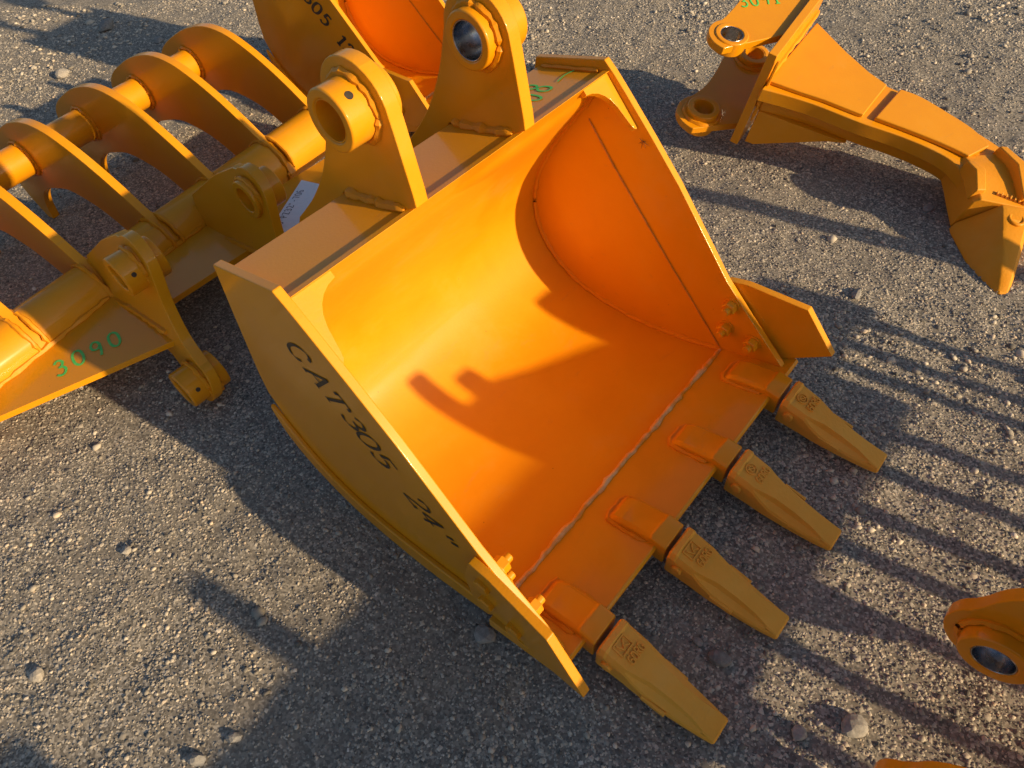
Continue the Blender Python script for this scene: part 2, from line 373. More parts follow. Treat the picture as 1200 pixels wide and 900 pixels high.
scatter('scattered_stones', ICO_V, ICO_F, 2600, .0044, .30, .0032, .0100, 'angular loose stones lying in clusters on the gravel', .34, 33, False, .6, 1.0, True)

# individually visible stones
def stone(x, y, r, label, sx=1.0, sy=1.0, sz=.6, seed=0):
    rr = np.random.default_rng(seed); import bmesh
    bm = bmesh.new(); bmesh.ops.create_icosphere(bm, subdivisions=2, radius=1)
    cuts = rr.normal(size=(9, 3)); cuts /= np.linalg.norm(cuts, axis=1, keepdims=True); lim = rr.uniform(.62, .92, 9)
    for v in bm.verts:
        q = np.array(v.co)
        for cdir, l in zip(cuts, lim):
            e = q @ cdir
            if e > l: q = q - cdir * (e - l)
        v.co = Vector(q * np.array([sx, sy, sz]) * r)
    me = bpy.data.meshes.new('stone'); bm.to_mesh(me); bm.free(); me.materials.append(STONE)
    o = bpy.data.objects.new('stone', me); col.objects.link(o); o.location = (x, y, float(gz(np.array([x]), np.array([y]))[0]) + r * sz * .45); o.rotation_euler = (0, 0, rr.uniform(0, 6))
    return tag(o, label, 'stone', 'loose stones on the gravel')
for x, y, r, l, sx, sy, sd_ in [
    (.462, -.161, .018, 'grey angular stone on the shaded gravel between the two nearest bucket teeth', 1.0, .7, 1),
    (.632, -.136, .017, 'pale flat stone at the edge of the sunlit strip near the lower right corner', .9, 1.1, 2),
    (.584, -.182, .012, 'small grey stone left of the pale flat stone at the bottom edge', 1, .8, 3),
    (.197, -.333, .017, 'dark blue grey stone tucked against the bottom edge of the lettered bucket side', 1.0, .9, 4),
    (.323, .602, .014, 'cream coloured stone in the sun between the bucket wing and the ripper shadow', 1.3, .7, 5),
    (-2.142, .186, .026, 'pale square stone on the sunlit ground left of the rake tines', 1, .9, 6),
    (-2.373, .472, .034, 'flat grey stone in the shade at the top left', 1.4, .8, 7),
    (-2.075, .51, .022, 'small white stone in the shade just beyond the rake tines', 1.1, .8, 8),
    (.03, -.64, .010, 'small tan stone in the sun near the bottom left', 1.2, .8, 10),
    (-.338, -.589, .010, 'light pebble alone on the sunlit gravel below the green figures', 1.1, .9, 11),
    (.43, -.161, .008, 'little grey pebble beside the angular stone between the nearest teeth', 1, .8, 12),
    (.014, -.685, .012, 'ochre stone at the bottom edge near the lower left', 1.2, .8, 13),
    (.334, .944, .013, 'pale chip in the lit gravel inside the curve of the ripper shank', 1.2, .8, 14),
    (-.267, -.774, .013, 'brown stone lying in the bottom left corner', 1.2, .8, 15)]:
    stone(x, y, r, l, sx, sy, .62, sd_)

# ------------------------------------------------------------------ excavator buckets
PIV = (.43, 0.0, -.012)
TILT = R_(2.7)
IN = [(.364, .4560), (.345, .428), (.329, .398), (.296, .352), (.263, .303), (.232, .245), (.219, .203), (.214, .170), (.218, .130), (.235, .088), (.264, .052), (.310, .022), (.367, .006), (.43, .0), (.485, .003), (.557, .014), (.632, .0325)]
FRONT = [(.354, .469), (.372, .453), (.393, .432), (.445, .378), (.501, .317), (.556, .249), (.61, .182), (.66, .133), (.706, .090), (.746, .052)]
def offset_poly(pts, d):
    out = []
    for i in range(len(pts)):
        a = np.array(pts[max(i - 1, 0)]); b = np.array(pts[min(i + 1, len(pts) - 1)]); t_ = (b - a) / np.linalg.norm(b - a)
        n_ = np.array([t_[1], -t_[0]])       # to the right of travel = outside of the shell
        out.append(tuple(np.array(pts[i]) + n_ * d))
    return out
def make_bucket(W, label, loc, rz=0, pitch=TILT, ntooth=4, ears=(.195, .395), text='CAT305 24"', green=None, group=None, detail=True, tooth_a=.057, text_start=.352, bold=False):
    rt = root('excavator_bucket', loc, label, 'bucket', group, (0, pitch, rz))
    off = PIV
    T = .012
    B = lambda mb, name, mat, par=rt, bevel=.0012, **k: mb.build(name, mat, par, bevel, off=off, **k)
    inn = [IN[0]] + smooth(IN[1:], 4)
    outp = offset_poly(inn, -.011) if offset_poly([(0, 0), (1, 0)], 1)[0][1] > 0 else offset_poly(inn, .011)
    # decide the outside by the floor: outside lies below it
    if outp[-10][1] > inn[-10][1]: outp = offset_poly(inn, .011 if outp[0] == offset_poly(inn, -.011)[0] else -.011)
    outp[0] = (.3540, .4538)
    shell = MB().prism(inn + outp[::-1], T, W - T)
    sh = B(shell, 'shell', ORANGE)
    bot = [q for q in outp if q[1] < .12][::-1]
    back = [(.190, .17), (.192, .215), (.198, .26), (.212, .355), (.226, .438)]
    side = [(.226, .438)] + FRONT + [(.750, .040)] + [(x, z - .002) for x, z in bot] + back[:-1]
    for k, y0 in enumerate((0, W - T)):
        B(MB().prism(side, y0, y0 + T), 'side_plate', ORANGE, bevel=.0016)
        # wear strip along the heel
        ysd = (-.0085, .0008) if k == 0 else (W - .0008, W + .0085)
        low = [(x - .001, z - .004) for x, z in smooth([(.192, .150), (.204, .095), (.235, .048), (.28, .014), (.34, -.010), (.42, -.0165), (.50, -.012), (.56, .0), (.622, .016)], 5)]
        hi = smooth([(.640, .045), (.57, .036), (.50, .026), (.42, .019), (.35, .024), (.29, .045), (.25, .074), (.219, .110), (.1985, .138)], 4)
        B(MB().prism(low + hi, *ysd), 'wear_strip', ORANGE, bevel=.005)
        # weld where side plate meets shell
        yw = T + .001 if k == 0 else W - T - .001
        pth = resample([(x + .003, yw, z + .003) for x, z in inn[4:]], .012)
        MB().tube(pth, .0042, 7, .5, k + 3).build('weld_bead', WELD, sh, off=off)
        seam = resample([(.331, yw, .370), (.384, yw, .305), (.498, yw, .177), (.627, yw, .038)], .010)
        MB().tube(seam, .0015, 6, .6, k + 9).build('seam_weld', SEAM, sh, off=off)
        # corner gusset in the mouth plane
        sg = -1 if k else 1; ye = W - T if k else T
        e = np.array([.060, -.066]); e /= np.linalg.norm(e); c0 = np.array([.362, .449])
        P2 = lambda a, b: (c0[0] + e[0] * a, ye + sg * b, c0[1] + e[1] * a)
        outl = [(-.004, -.0005), (-.004, .058), (.006, .058), (.0085, .046), (.0135, .0355), (.021, .027), (.031, .0205), (.045, .0155), (.074, .0105), (.083, .008), (.087, .004), (.085, -.0005)]
        nrm = np.array([-e[1], e[0]]) * .005
        top = [P2(*q) for q in outl]; bo = [(x - nrm[0] * 2, y, z - nrm[1] * 2) for x, y, z in top]; n = len(top)
        B(MB().add(top + bo, [tuple(range(n)), tuple(range(2 * n - 1, n - 1, -1))] + [(i, i + n, (i + 1) % n + n, (i + 1) % n) for i in range(n)]), 'corner_gusset', ORANGE, bevel=.0008)
    # box section behind the top edge
    tp = MB().prism([(.3525, .4500), (.232, .4255), (.234, .4130), (.352, .438)], T, W - T); top = B(tp, 'top_plate', ORANGE, bevel=.001)
    B(MB().prism([(.231, .419), (.222, .412), (.206, .25), (.214, .25)], T, W - T), 'back_plate', ORANGE)
    for y in (T + .002, W - T - .002):
        MB().tube(resample([(.24, y, .429), (.345, y, .4510)], .01), .0035, 6, .5, 5).build('weld_bead', WELD, top, off=off)
    # cutting lip
    lip = B(MB().prism([(.630, .0355), (.700, .0520), (.749, .0632), (.753, .0585), (.751, .044), (.700, .031), (.630, .0145)], -.019, W + .019), 'cutting_lip', ORANGE, bevel=.0016)
    rl = random.Random(4)
    MB().tube([(.6305 + .0025 * (rl.random() - .5), T + .004 + (W - 2 * T - .008) * i / 60, .0355) for i in range(61)], .0046, 8, .6, 8).build('weld_bead', BAREWELD, lip, off=off)
    # side cutters bolted to the outside
    for k in (0, 1):
        def yy(q): return -q if k == 0 else W + q
        out = [(.590, .112, .0), (.606, .172, .001), (.640, .178, .004), (.738, .173, .014), (.797, .100, .020), (.722, .052, .008), (.66, .046, .0008), (.600, .050, 0)]
        th = .0125
        a = [(x, yy(q + th + .0005), z) for x, z, q in out]; b = [(x, yy(q + .0005), z) for x, z, q in out]; n = len(a)
        fs = [(i, i + n, (i + 1) % n + n, (i + 1) % n) for i in range(n)]
        for s0 in (0, n): fs += [tuple(s0 + i for i in q) for q in ((0, 1, 7), (1, 2, 6, 7), (2, 3, 5, 6), (3, 4, 5))]
        cut = B(MB().add(a + b, fs), 'side_cutter', ORANGE, bevel=.0014)
        for bx, bz in ((.628, .140), (.629, .088), (.679, .084)):
            bm_ = MB(); yi = T if k == 0 else W - T; s_ = 1 if k == 0 else -1
            bm_.lathe((bx, yi, bz), (0, s_, 0), [(.0145, 0), (.0145, .0022)], 24)
            bm_.lathe((bx, yi + s_ * .0020, bz), (0, s_, 0), [(.0110, 0), (.0122, .0006), (.0122, .0115), (.0105, .0130)], 6)
            bm_.lathe((bx, yi + s_ * .0140, bz), (0, s_, 0), [(.0068, 0), (.0068, .0090), (.0056, .0104)], 16)
            bm_.lathe((bx, yy(th + .0005 + .004 * (bx > .66)), bz), (0, -s_, 0), [(.0055, -.034), (.0055, -.004), (.0120, -.004), (.0120, .007), (.0105, .0084)], 6)
            bm_.build('bolt', ORANGE, cut, .0004, off=off)
    # adapters and teeth
    for i in range(ntooth):
        yc = tooth_a + (W - 2 * tooth_a) * i / max(1, ntooth - 1)
        prof = [(.668, .046), (.676, .060), (.690, .0655), (.736, .0735), (.741, .0775), (.7655, .0745), (.7655, .029), (.742, .030), (.735, .040)]
        hw = .0245
        secs = []
        ad = MB(); n = len(prof)
        for y, k in ((yc - hw, .004), (yc - hw + .006, 0), (yc + hw - .006, 0), (yc + hw, .004)):
            secs.append([(x + (k if x < .70 else 0), y, z - (k if z > .055 else 0)) for x, z in prof])
        ad.loft(secs); a_ = B(ad, 'tooth_adapter', ORANGE, bevel=.0022)
        wp = resample([(.735, yc - hw - .001, .060), (.700, yc - hw - .001, .052), (.672, yc - hw + .002, .047), (.667, yc - hw + .012, .0455), (.667, yc + hw - .012, .0455), (.672, yc + hw - .002, .047), (.735, yc + hw + .001, .060)], .008)
        MB().tube(wp, .0045, 7, .55, 20 + i).build('weld_bead', WELD, a_, off=off)
        S = [ # x, half width, half spine, z top, z shoulder, z bottom
            (.7705, .0275, .0225, .0700, .0660, .0235), (.7735, .0285, .0235, .0745, .0690, .0225), (.781, .0285, .0235, .0745, .0690, .0225), (.784, .0283, .0232, .0708, .0655, .0222),
            (.812, .0278, .0222, .0635, .0590, .0205), (.824, .0282, .0195, .0605, .0500, .0200), (.842, .0280, .0145, .0560, .0405, .0190), (.872, .0262, .0122, .0478, .0330, .0175),
            (.900, .0232, .0122, .0392, .0290, .0160), (.920, .0205, .0150, .0325, .0285, .0150), (.936, .0178, .0158, .0275, .0262, .0150), (.9385, .0160, .0140, .0250, .0240, .0170)]
        tm = MB()
        tm.loft([[(x, yc - h * .96, zb), (x, yc - h, zs - .004), (x, yc - h + .002, zs), (x, yc - sp - .0022, zs + .35 * (zt - zs)), (x, yc - sp, zt), (x, yc + sp, zt), (x, yc + sp + .0022, zs + .35 * (zt - zs)), (x, yc + h - .002, zs), (x, yc + h, zs - .004), (x, yc + h * .96, zb)] for x, h, sp, zt, zs, zb in S])
        jr = random.Random(50 + i + int(W * 100)); jy, jz, jx = jr.uniform(-.025, .025), jr.uniform(-.012, .012), jr.uniform(-.0008, .0012)
        tm.v = [(x + jx, y + (x - .77) * jy, z + (x - .77) * jz) for x, y, z in tm.v]
        tooth = B(tm, 'tooth', CAST, bevel=.0007, angle=16)
        B(MB().lathe((.789, yc - .0283, .047), (0, -1, 0), [(.0080, -.004), (.0080, .0030), (.0064, .0044)], 20), 'retaining_pin', CAST, tooth, .0004)
        for s_ in (-1, 1):
            B(MB().loft([[(.842, yc + s_ * .0268, z) for z in (.028, .037)] + [(.842, yc + s_ * .0300, z) for z in (.037, .028)], [(.876, yc + s_ * .0240, z) for z in (.0245, .0320)] + [(.876, yc + s_ * .0288, z) for z in (.0320, .0245)]]), 'tooth_lug', CAST, tooth, .0006)
        # raised casting marks on the top face
        sl = np.array([1, 0, -(.0708 - .0635) / .028]); sl /= np.linalg.norm(sl); o0 = np.array([.7865, yc, .0704]); nn = np.array([-sl[2], 0, sl[0]])
        fr = lambda x, y, h: tuple(o0 + sl * (-y) + np.array([0, 1, 0]) * x + nn * h)
        mk = MB(); fr0 = fr; fr = lambda x, y, h, fr0=fr: fr0(x * 1.3 + .003, y * 1.3 + .001, h)
        if i < 2:
            for a, b in (((-.012, 0), (.005, 0)), ((.005, 0), (.005, -.0125)), ((.005, -.0125), (-.012, -.0125)), ((-.012, -.0125), (-.012, 0))): ribbon(mk, [a, b], .0013, fr, .0019, None, .004)
            for a, b in (((-.009, -.002), (-.0055, -.0105)), ((-.0055, -.0105), (-.001, -.004)), ((-.003, -.0065), (.0025, -.0105)), ((-.001, -.004), (.0025, -.002))): ribbon(mk, [a, b], .0013, fr, .0021, None, .004)
        else:
            for rr_ in (.0065, .0032): ribbon(mk, [(-.0035 + rr_ * math.cos(a), -.0065 + rr_ * math.sin(a)) for a in np.linspace(0, 6.28, 22)], .0012, fr, .0019, None, .004)
            ribbon(mk, [(-.008, -.0035), (.001, -.0095)], .0012, fr, .0021, None, .004)
        for q, ch in enumerate('60RG'): glyph(mk, ch, fr, -.011 + q * .0056, -.0245, .0085, .0013, None, .0019, .004, 0, .9)
        B(mk, 'raised_mark', CAST, tooth, 0)
    # ears with pin bosses
    cx, cz, hr = .300, .567, .0555
    for k, y0 in enumerate(ears):
        bott = [(.3735, .4635), (.352, .4515), (.231, .4265), (.222, .412), (.205, .30), (.190, .245), (.150, .235), (.105, .242), (.080, .270), (.080, .300), (.092, .322), (.112, .342)]
        rear = smooth([(.112, .342), (.152, .385), (.194, .442), (.225, .505), (.2445, .567)], 4)[1:]
        head = [(cx - hr * math.cos(a), cz + hr * math.sin(a)) for a in np.linspace(0, math.pi * .97, 18)][1:]
        poly = bott + rear + head + [(.3585, .556), (.3715, .482)]
        ear = B(MB().plate(poly, [(cx, cz, .0255), (.125, .284, .0245)], y0, y0 + .020), 'ear', ORANGE, bevel=.0016)
        outw = -1 if k == 0 else 1
        la, lb = (.037, .018)
        y_lo = y0 - (la if k == 0 else lb); y_hi = y0 + .02 + (lb if k == 0 else la)
        bs = MB().ring((cx, 0, cz), (0, 1, 0), .0245, .0365, y_lo, y_hi); bo_ = B(bs, 'pin_boss', ORANGE, ear)
        sl_ = MB().ring((cx, 0, cz), (0, 1, 0), .0232, .0247, y_lo + .0015, y_hi - .0015, ch=.0004); B(sl_, 'bore_lining', STEEL if k else ORANGE, ear, 0)
        if k == 0:   # cross-bolt holes as dark discs, the hole's shade put into the colour
            for dx, dz in ((.6, .8), (-.6, -.8)):
                d = Vector((dx, 0, dz)).normalized()
                c = Vector((cx, y0 - .019, cz)) + d * .0354
                B(MB().lathe(c, d, [(.0048, 0), (.0048, .0014)], 20), 'hole_shade_disc', DARK, ear, 0)
        for yy_ in (y0 - .0005, y0 + .0205):
            MB().tube([(cx + .0385 * math.cos(a), yy_, cz + .0385 * math.sin(a)) for a in np.linspace(0, 6.28, 44)], .0052, 7, .55, 40 + k).build('weld_bead', WELD, ear, off=off)
            MB().tube(resample([(.352, yy_, .4535), (.30, yy_, .4405), (.240, yy_, .4305)], .007), .0078, 8, .55, 44 + k).build('weld_bead', WELD, ear, off=off)
        B(MB().ring((.125, 0, .284), (0, 1, 0), .0232, .0355, y0 - .015, y0 + .035), 'pin_boss', ORANGE, ear)
    # stencilled lettering on the near side
    if text:
        lt = MB(); a = np.array([text_start, .376]); d = np.array([.118, -.134]); d /= np.linalg.norm(d); up = np.array([-d[1], d[0]])
        pos = {'C': 0, 'A': .038, 'T': .070, '3': .105, '0': .134, '5': .165, ' ': .19, '2': .236, '4': .266, '"': .300, '1': .236}
        fr = lambda x, y, h: (a[0] + d[0] * x + up[0] * y, -h, a[1] + d[1] * x + up[1] * y)
        for ch in text:
            if ch == ' ': continue
            px = pos[ch] if not (ch == '2' and text.endswith('12"')) else .262
            if bold: px = {'1': .224, '2': .248, '"': .274}.get(ch, px)
            lt = MB(); glyph(lt, ch, fr, px - .012, -.023 if not bold else .0, .045 if not bold else .037, .004, (.0012, .0058, .35) if not bold else (.004, .0075, .35), .0007, 0, .16, .92)
            B(lt, 'letter', INK, rt, 0)
    if green:
        lt = MB(); ux = np.array([.1205, .0245]); ux /= np.linalg.norm(ux)
        fr = lambda x, y, h: (.334 - ux[0] * y - ux[1] * h, .452 + x, .4463 - ux[1] * y + ux[0] * h)
        for q, ch in enumerate(green): glyph(lt, ch, fr, .006 + q * .030, .010 + .007 * q, .046, .0040, None, .0008, 0, .0, .62)
        ribbon(lt, smooth([(.100, .030), (.122, .034), (.140, .030)], 4), .003, fr, .0011)
        B(lt, 'green_figures', GREEN, rt, 0)
    return rt
main = make_bucket(.61, 'wide orange digging bucket lettered CAT305 24" with four teeth, in the middle', (0, -.305, 0), green='308', group='excavator buckets')
# dry thistle-like scrap on the far inner side of the main bucket
sc = MB(); rs = random.Random(2)
for i in range(11):
    a = rs.uniform(0, 6.28); l = rs.uniform(.004, .013)
    sc.tube([(.433, .5965, .368), (.433 + l * .5 * math.cos(a), .595, .368 + l * .5 * math.sin(a)), (.433 + l * math.cos(a), .5955, .368 + l * math.sin(a))], .0004, 4)
scrap = sc.build('dry_burr', flat('dry_plant', (.10, .06, .02), .9), None, 0, off=(.433, .596, .368))
mw = Matrix.Translation((0, -.305, 0)) @ Matrix.Rotation(TILT, 4, 'Y')
scrap.location = mw @ Vector((.433 - PIV[0], .596, .368 - PIV[2])); scrap.rotation_euler = (0, TILT, 0)
tag(scrap, 'tiny dry burr stuck to the inside of the far bucket side', 'burr')

make_bucket(.305, 'narrower orange bucket lettered 305 12" standing behind the wide one', (-1.06, .494, 0), R_(5.5), TILT - .057, 3, (.055, .23), 'CAT305 12"', None, 'excavator buckets', tooth_a=.05, text_start=.345, bold=True)

# ------------------------------------------------------------------ root rake on the left
RO = (-.90, -.05, 0)
rake = root('root_rake', RO, 'orange root rake with curved tines lying on the gravel at the left', 'rake', 'root rakes')
def RB(mb, name, mat=ORANGE, par=rake, bevel=.0012, **k): return mb.build(name, mat, par, bevel, off=RO, **k)
RYAW = R_(8); RD = np.array([math.cos(RYAW), math.sin(RYAW)]); RN = np.array([-math.sin(RYAW), math.cos(RYAW)])
def rk(mb):                                         # rake frame (along tine, along tube, up) to the yard
    mb.v = [(-.862 + RD[0] * s_ + RN[0] * a_, -.2 + RD[1] * s_ + RN[1] * a_, z_) for s_, a_, z_ in mb.v]; return mb
tine_out = smooth([(-.512, -.004), (-.538, .050), (-.549, .105), (-.546, .152), (-.530, .190), (-.500, .218), (-.455, .244), (-.38, .278), (-.30, .297), (-.23, .292), (-.165, .266), (-.105, .230), (-.055, .193), (-.012, .157), (.035, .122), (.064, .080)], 4)
tine_in = smooth([(.050, .050), (-.02, .030), (-.07, .045), (-.12, .078), (-.17, .109), (-.22, .127), (-.285, .137), (-.345, .126), (-.400, .108), (-.445, .080), (-.475, .040), (-.490, -.004)], 4)
TA = [-.283, -.120, .043, .206, .368, .531]
for j, a0 in enumerate(TA):
    tn = RB(rk(MB().prism(tine_out + tine_in, a0, a0 + .019)), 'tine', bevel=.0016)
    for yy_ in (a0 - .001, a0 + .020):
        rk(MB().tube([(-.408 + .040 * math.cos(a), yy_, .187 + .040 * math.sin(a)) for a in np.linspace(0, 6.28, 40)], .0046, 6, .9, 60 + j)).build('weld_bead', WELD, tn, off=RO)
        rk(MB().tube([(.0 + .059 * math.cos(a), yy_, .090 + .059 * math.sin(a)) for a in np.linspace(-1.0, 2.6, 26)], .0042, 6, .9, 70 + j)).build('weld_bead', WELD, tn, off=RO)
segs = [(-.52, TA[0])] + [(a + .019, b) for a, b in zip(TA[:-1], TA[1:])] + [(TA[-1] + .019, .62)]
for a, b in segs:
    RB(rk(MB().lathe((-.408, a, .187), (0, 1, 0), [(.0365, 0), (.0365, b - a)], 44)), 'cross_pipe', bevel=0)
    RB(rk(MB().lathe((0, a, .090), (0, 1, 0), [(.057, 0), (.057, b - a)], 48)), 'main_tube', bevel=0)
ear_poly = [(-.79, .070), (-.845, .125), (-.850, .160), (-.735, .238), (-.655, .279)] + [(-.612 - .055 * math.cos(a), .235 + .055 * math.sin(a)) for a in np.linspace(.95, math.pi - .1, 14)] + smooth([(-.556, .222), (-.550, .175), (-.528, .125), (-.485, .088)], 4) + [(-.505 + .046 * math.cos(a), .049 + .046 * math.sin(a)) for a in np.linspace(.9, -math.pi + .3, 16)] + [(-.585, .060), (-.650, .080), (-.72, .085)]
LEAN = .2
def lean(mb):
    mb.v = [(x, y + LEAN * (z - .23), z) for x, y, z in mb.v]; return mb
for k, y0 in enumerate((-.285, -.045)):
    er = RB(lean(MB().plate(ear_poly, [(-.612, .235, .027), (-.505, .049, .027)], y0, y0 + .020)), 'ear', bevel=.0016)
    for q, (cx, cz, ro) in enumerate(((-.612, .235, .0375), (-.505, .049, .0365))):
        yb = y0 + LEAN * (cz - .23)
        lo, hi = (.035, .022) if k == 0 else (.012, .034)
        RB(MB().ring((cx, 0, cz), (0, 1, 0), .0235, ro, yb - lo, yb + .02 + hi), 'pin_boss', ORANGE, er)
        d = Vector((.85, 0, .30)).normalized()
        if k == 0: RB(MB().lathe(Vector((cx, yb - .017, cz)) + d * (ro - .0010), d, [(.0042, 0), (.0042, .0014)], 16), 'hole_shade_disc', DARK, er, 0)  # no real bore: a dark disc paints the shade of the hole
        for yy_ in (yb - .0005, yb + .0205): MB().tube([(cx + .039 * math.cos(a), yy_, cz + .039 * math.sin(a)) for a in np.linspace(0, 6.28, 36)], .004, 6, .6, 80 + k).build('weld_bead', WELD, er, off=RO)
    MB().tube(resample([(-.82, y0 + LEAN * (.085 - .23) - .001, .085), (-.70, y0 + LEAN * (.108 - .23) - .001, .108), (-.575, y0 + LEAN * (.118 - .23) - .001, .118)], .012), .006, 6, .6, 85).build('weld_bead', WELD, er, off=RO)
def slab(pts, th):
    P = [np.array(q, float) for q in pts]; nn = np.cross(P[1] - P[0], P[2] - P[0]); nn /= np.linalg.norm(nn); nn *= (1 if nn[2] > 0 else -1)
    n = len(P); lo = [tuple(q - nn * th) for q in P]
    return MB().add([tuple(q) for q in P] + lo, [tuple(range(n)), tuple(range(2 * n - 1, n - 1, -1))] + [(i, i + n, (i + 1) % n + n, (i + 1) % n) for i in range(n)])
wp = [(-.832, -.70, .0741), (-.728, -.70, .0772), (-.560, -.306, .1059), (-.822, -.306, .098)]
g1 = RB(slab(wp, .012), 'gusset_plate', bevel=.001)
MB().tube(resample([(-.740, -.66, .080), (-.786, -.32, .100)], .012), .0055, 6, .7, 90).build('weld_bead', WELD, g1, off=RO)
g2 = RB(slab([(-.822, -.282, .100), (-.660, -.282, .109), (-.660, -.066, .109), (-.822, -.066, .100)], .012), 'gusset_plate', bevel=.001)
MB().tube(resample([(-.794, -.28, .103), (-.824, -.08, .102)], .012), .0055, 6, .7, 91).build('weld_bead', WELD, g2, off=RO)
RB(slab([(-.822, -.042, .090), (-.590, -.042, .126), (-.700, .40, .108), (-.822, .40, .088)], .012), 'gusset_plate', bevel=.001)
# green figures on the near gusset plate
o0 = np.array([-.800, -.492, .0634]); ex = np.array([.118, .150, .026]); ex /= np.linalg.norm(ex)
nn = np.cross(np.array(wp[1]) - np.array(wp[0]), np.array(wp[2]) - np.array(wp[0])); nn /= np.linalg.norm(nn); nn *= 1 if nn[2] > 0 else -1
ex = ex - nn * (ex @ nn); ex /= np.linalg.norm(ex); ey = np.cross(nn, ex)
ex = np.array([.33, .94, 0]); ex -= nn * (ex @ nn); ex /= np.linalg.norm(ex); ey = np.cross(nn, ex)
o0 = np.array([-.672, -.484, 0]); o0[2] = wp[0][2] - ((o0 - np.array(wp[0]))[:2] @ nn[:2]) / nn[2]
gm = MB(); fr = lambda x, y, h: tuple(o0 + ex * x + ey * y + nn * h)
for q, ch in enumerate('3090'): glyph(gm, ch, fr, q * .0335 - .002, .002 + .003 * (q % 2) + .002 * q, .044, .0050, None, .0009, 0, -.10, .72)
RB(gm, 'green_figures', GREEN, rake, 0)
# paper tag stuck beside the second ear
tq = [np.array(q) for q in [(-.655, .0, .134), (-.583, -.027, .142), (-.640, .150, .136), (-.744, .138, .124)]]
tg = RB(slab([tuple(q) for q in tq], .0008), 'paper_tag', PAPER, rake, 0)
ex = (tq[3] - tq[0]); ex /= np.linalg.norm(ex); nn = np.cross(tq[1] - tq[0], tq[2] - tq[0]); nn /= np.linalg.norm(nn); nn *= 1 if nn[2] > 0 else -1; ey = np.cross(nn, ex)
o1 = tq[0] + (tq[1] - tq[0]) * .42
pm = MB(); fr2 = lambda x, y, h: tuple(o1 + ex * x + ey * y + nn * h)
for q, ch in enumerate('05.PZ32"-706'): glyph(pm, ch, fr2, .002 + q * .0122, -.004, .0155, .0016, None, .0005, 0, 0, .85)
RB(pm, 'tag_writing', PEN, tg, 0)

# ------------------------------------------------------------------ ripper lying on its side, upper right
rip = root('ripper', (0, 0, 0), 'orange single shank ripper lying on its side on the gravel, upper right', 'ripper')
Q0 = Vector((-.033442, .875753, .19)); uu = Vector((.918165, -.286172, -.274006)); hh = Vector((.29756, .954703, 0)); kk = Vector((.261594, -.081533, .961728))
rip.matrix_world = Matrix(((uu.x, hh.x, kk.x, Q0.x), (uu.y, hh.y, kk.y, Q0.y), (uu.z, hh.z, kk.z, Q0.z), (0, 0, 0, 1)))
def PB(mb, name, mat=ORANGE, par=rip, bevel=.0015, **k): return mb.build(name, mat, par, bevel, **k)
near = smooth([(-.012, -.012), (.04, .030), (.086, .062), (.167, .108), (.226, .148), (.280, .178), (.331, .196), (.372, .192), (.400, .180), (.425, .165)], 5)
far = smooth([(.500, .235), (.445, .300), (.395, .318), (.345, .318), (.245, .296), (.181, .280), (.128, .248), (.07, .232), (.0, .232), (-.11, .248)], 5)
PB(MB().prism(near + far, -.036, -.004, 'z'), 'shank', bevel=.0025)
PB(MB().prism([(-.03, .015)] + [(x, y + .026) for x, y in near] + [(x, y - .012) for x, y in far], -.074, -.0365, 'z'), 'shank', bevel=.004)
ng = [(x - .010 * 0, y + .017) for x, y in near]
g_out = [(-.020, .006), (.04, .044), (.086, .076), (.150, .112), (.158, .118), (.118, .232), (.07, .226), (.0, .228), (-.108, .240)]
PB(MB().prism(g_out, -.0035, .006, 'z'), 'cheek_plate', bevel=.0025)
p2 = [(.176, .134)] + smooth([(.186, .140), (.236, .170), (.290, .200), (.330, .218), (.352, .226)], 4) + [(.354, .288)] + smooth([(.345, .293), (.300, .296), (.245, .286), (.181, .270), (.142, .248)], 4)
PB(MB().prism(p2, -.0035, .007, 'z'), 'cheek_plate', bevel=.003)
# head plate between ears and shank
fa, fb = np.array([-.018, .000]), np.array([-.132, .262]); fd = (fb - fa) / np.linalg.norm(fb - fa); fn = np.array([-fd[1], fd[0]]) * .019
PB(MB().prism([tuple(fa), tuple(fb), tuple(fb + fn), tuple(fa + fn)], -.172, .066, 'z'), 'head_plate', bevel=.0018)
MB().tube(resample([(fa[0] + .004, fa[1] + .006, -.1), (fa[0] + .004, fa[1] + .006, .055)], .012), .004, 6, .6, 1).build('weld_bead', WELD, rip)
MB().tube(resample([(*(fa + fd * .02 - fn * .1), .012), (*(fb - fn * .1), .012)], .012), .0055, 6, .6, 2).build('weld_bead', WELD, rip)
# lower gusset below the shank
tri = [(-.010, .012), (.150, .112)]
d_ = np.array(tri[1]) - np.array(tri[0]); d_ /= np.linalg.norm(d_); w_ = np.array([-d_[1], d_[0]]) * .02
lowg = [(0, -.0725), (.20, -.0725), (.16, -.086), (.02, -.160), (0, -.160)]
vs = [(tri[0][0] + d_[0] * a + w_[0] * e, tri[0][1] + d_[1] * a + w_[1] * e, b) for e in (0, 1) for a, b in lowg]; n = len(lowg)
PB(MB().add(vs, [tuple(range(n)), tuple(range(2 * n - 1, n - 1, -1))] + [(i, i + n, (i + 1) % n + n, (i + 1) % n) for i in range(n)]), 'gusset_plate')
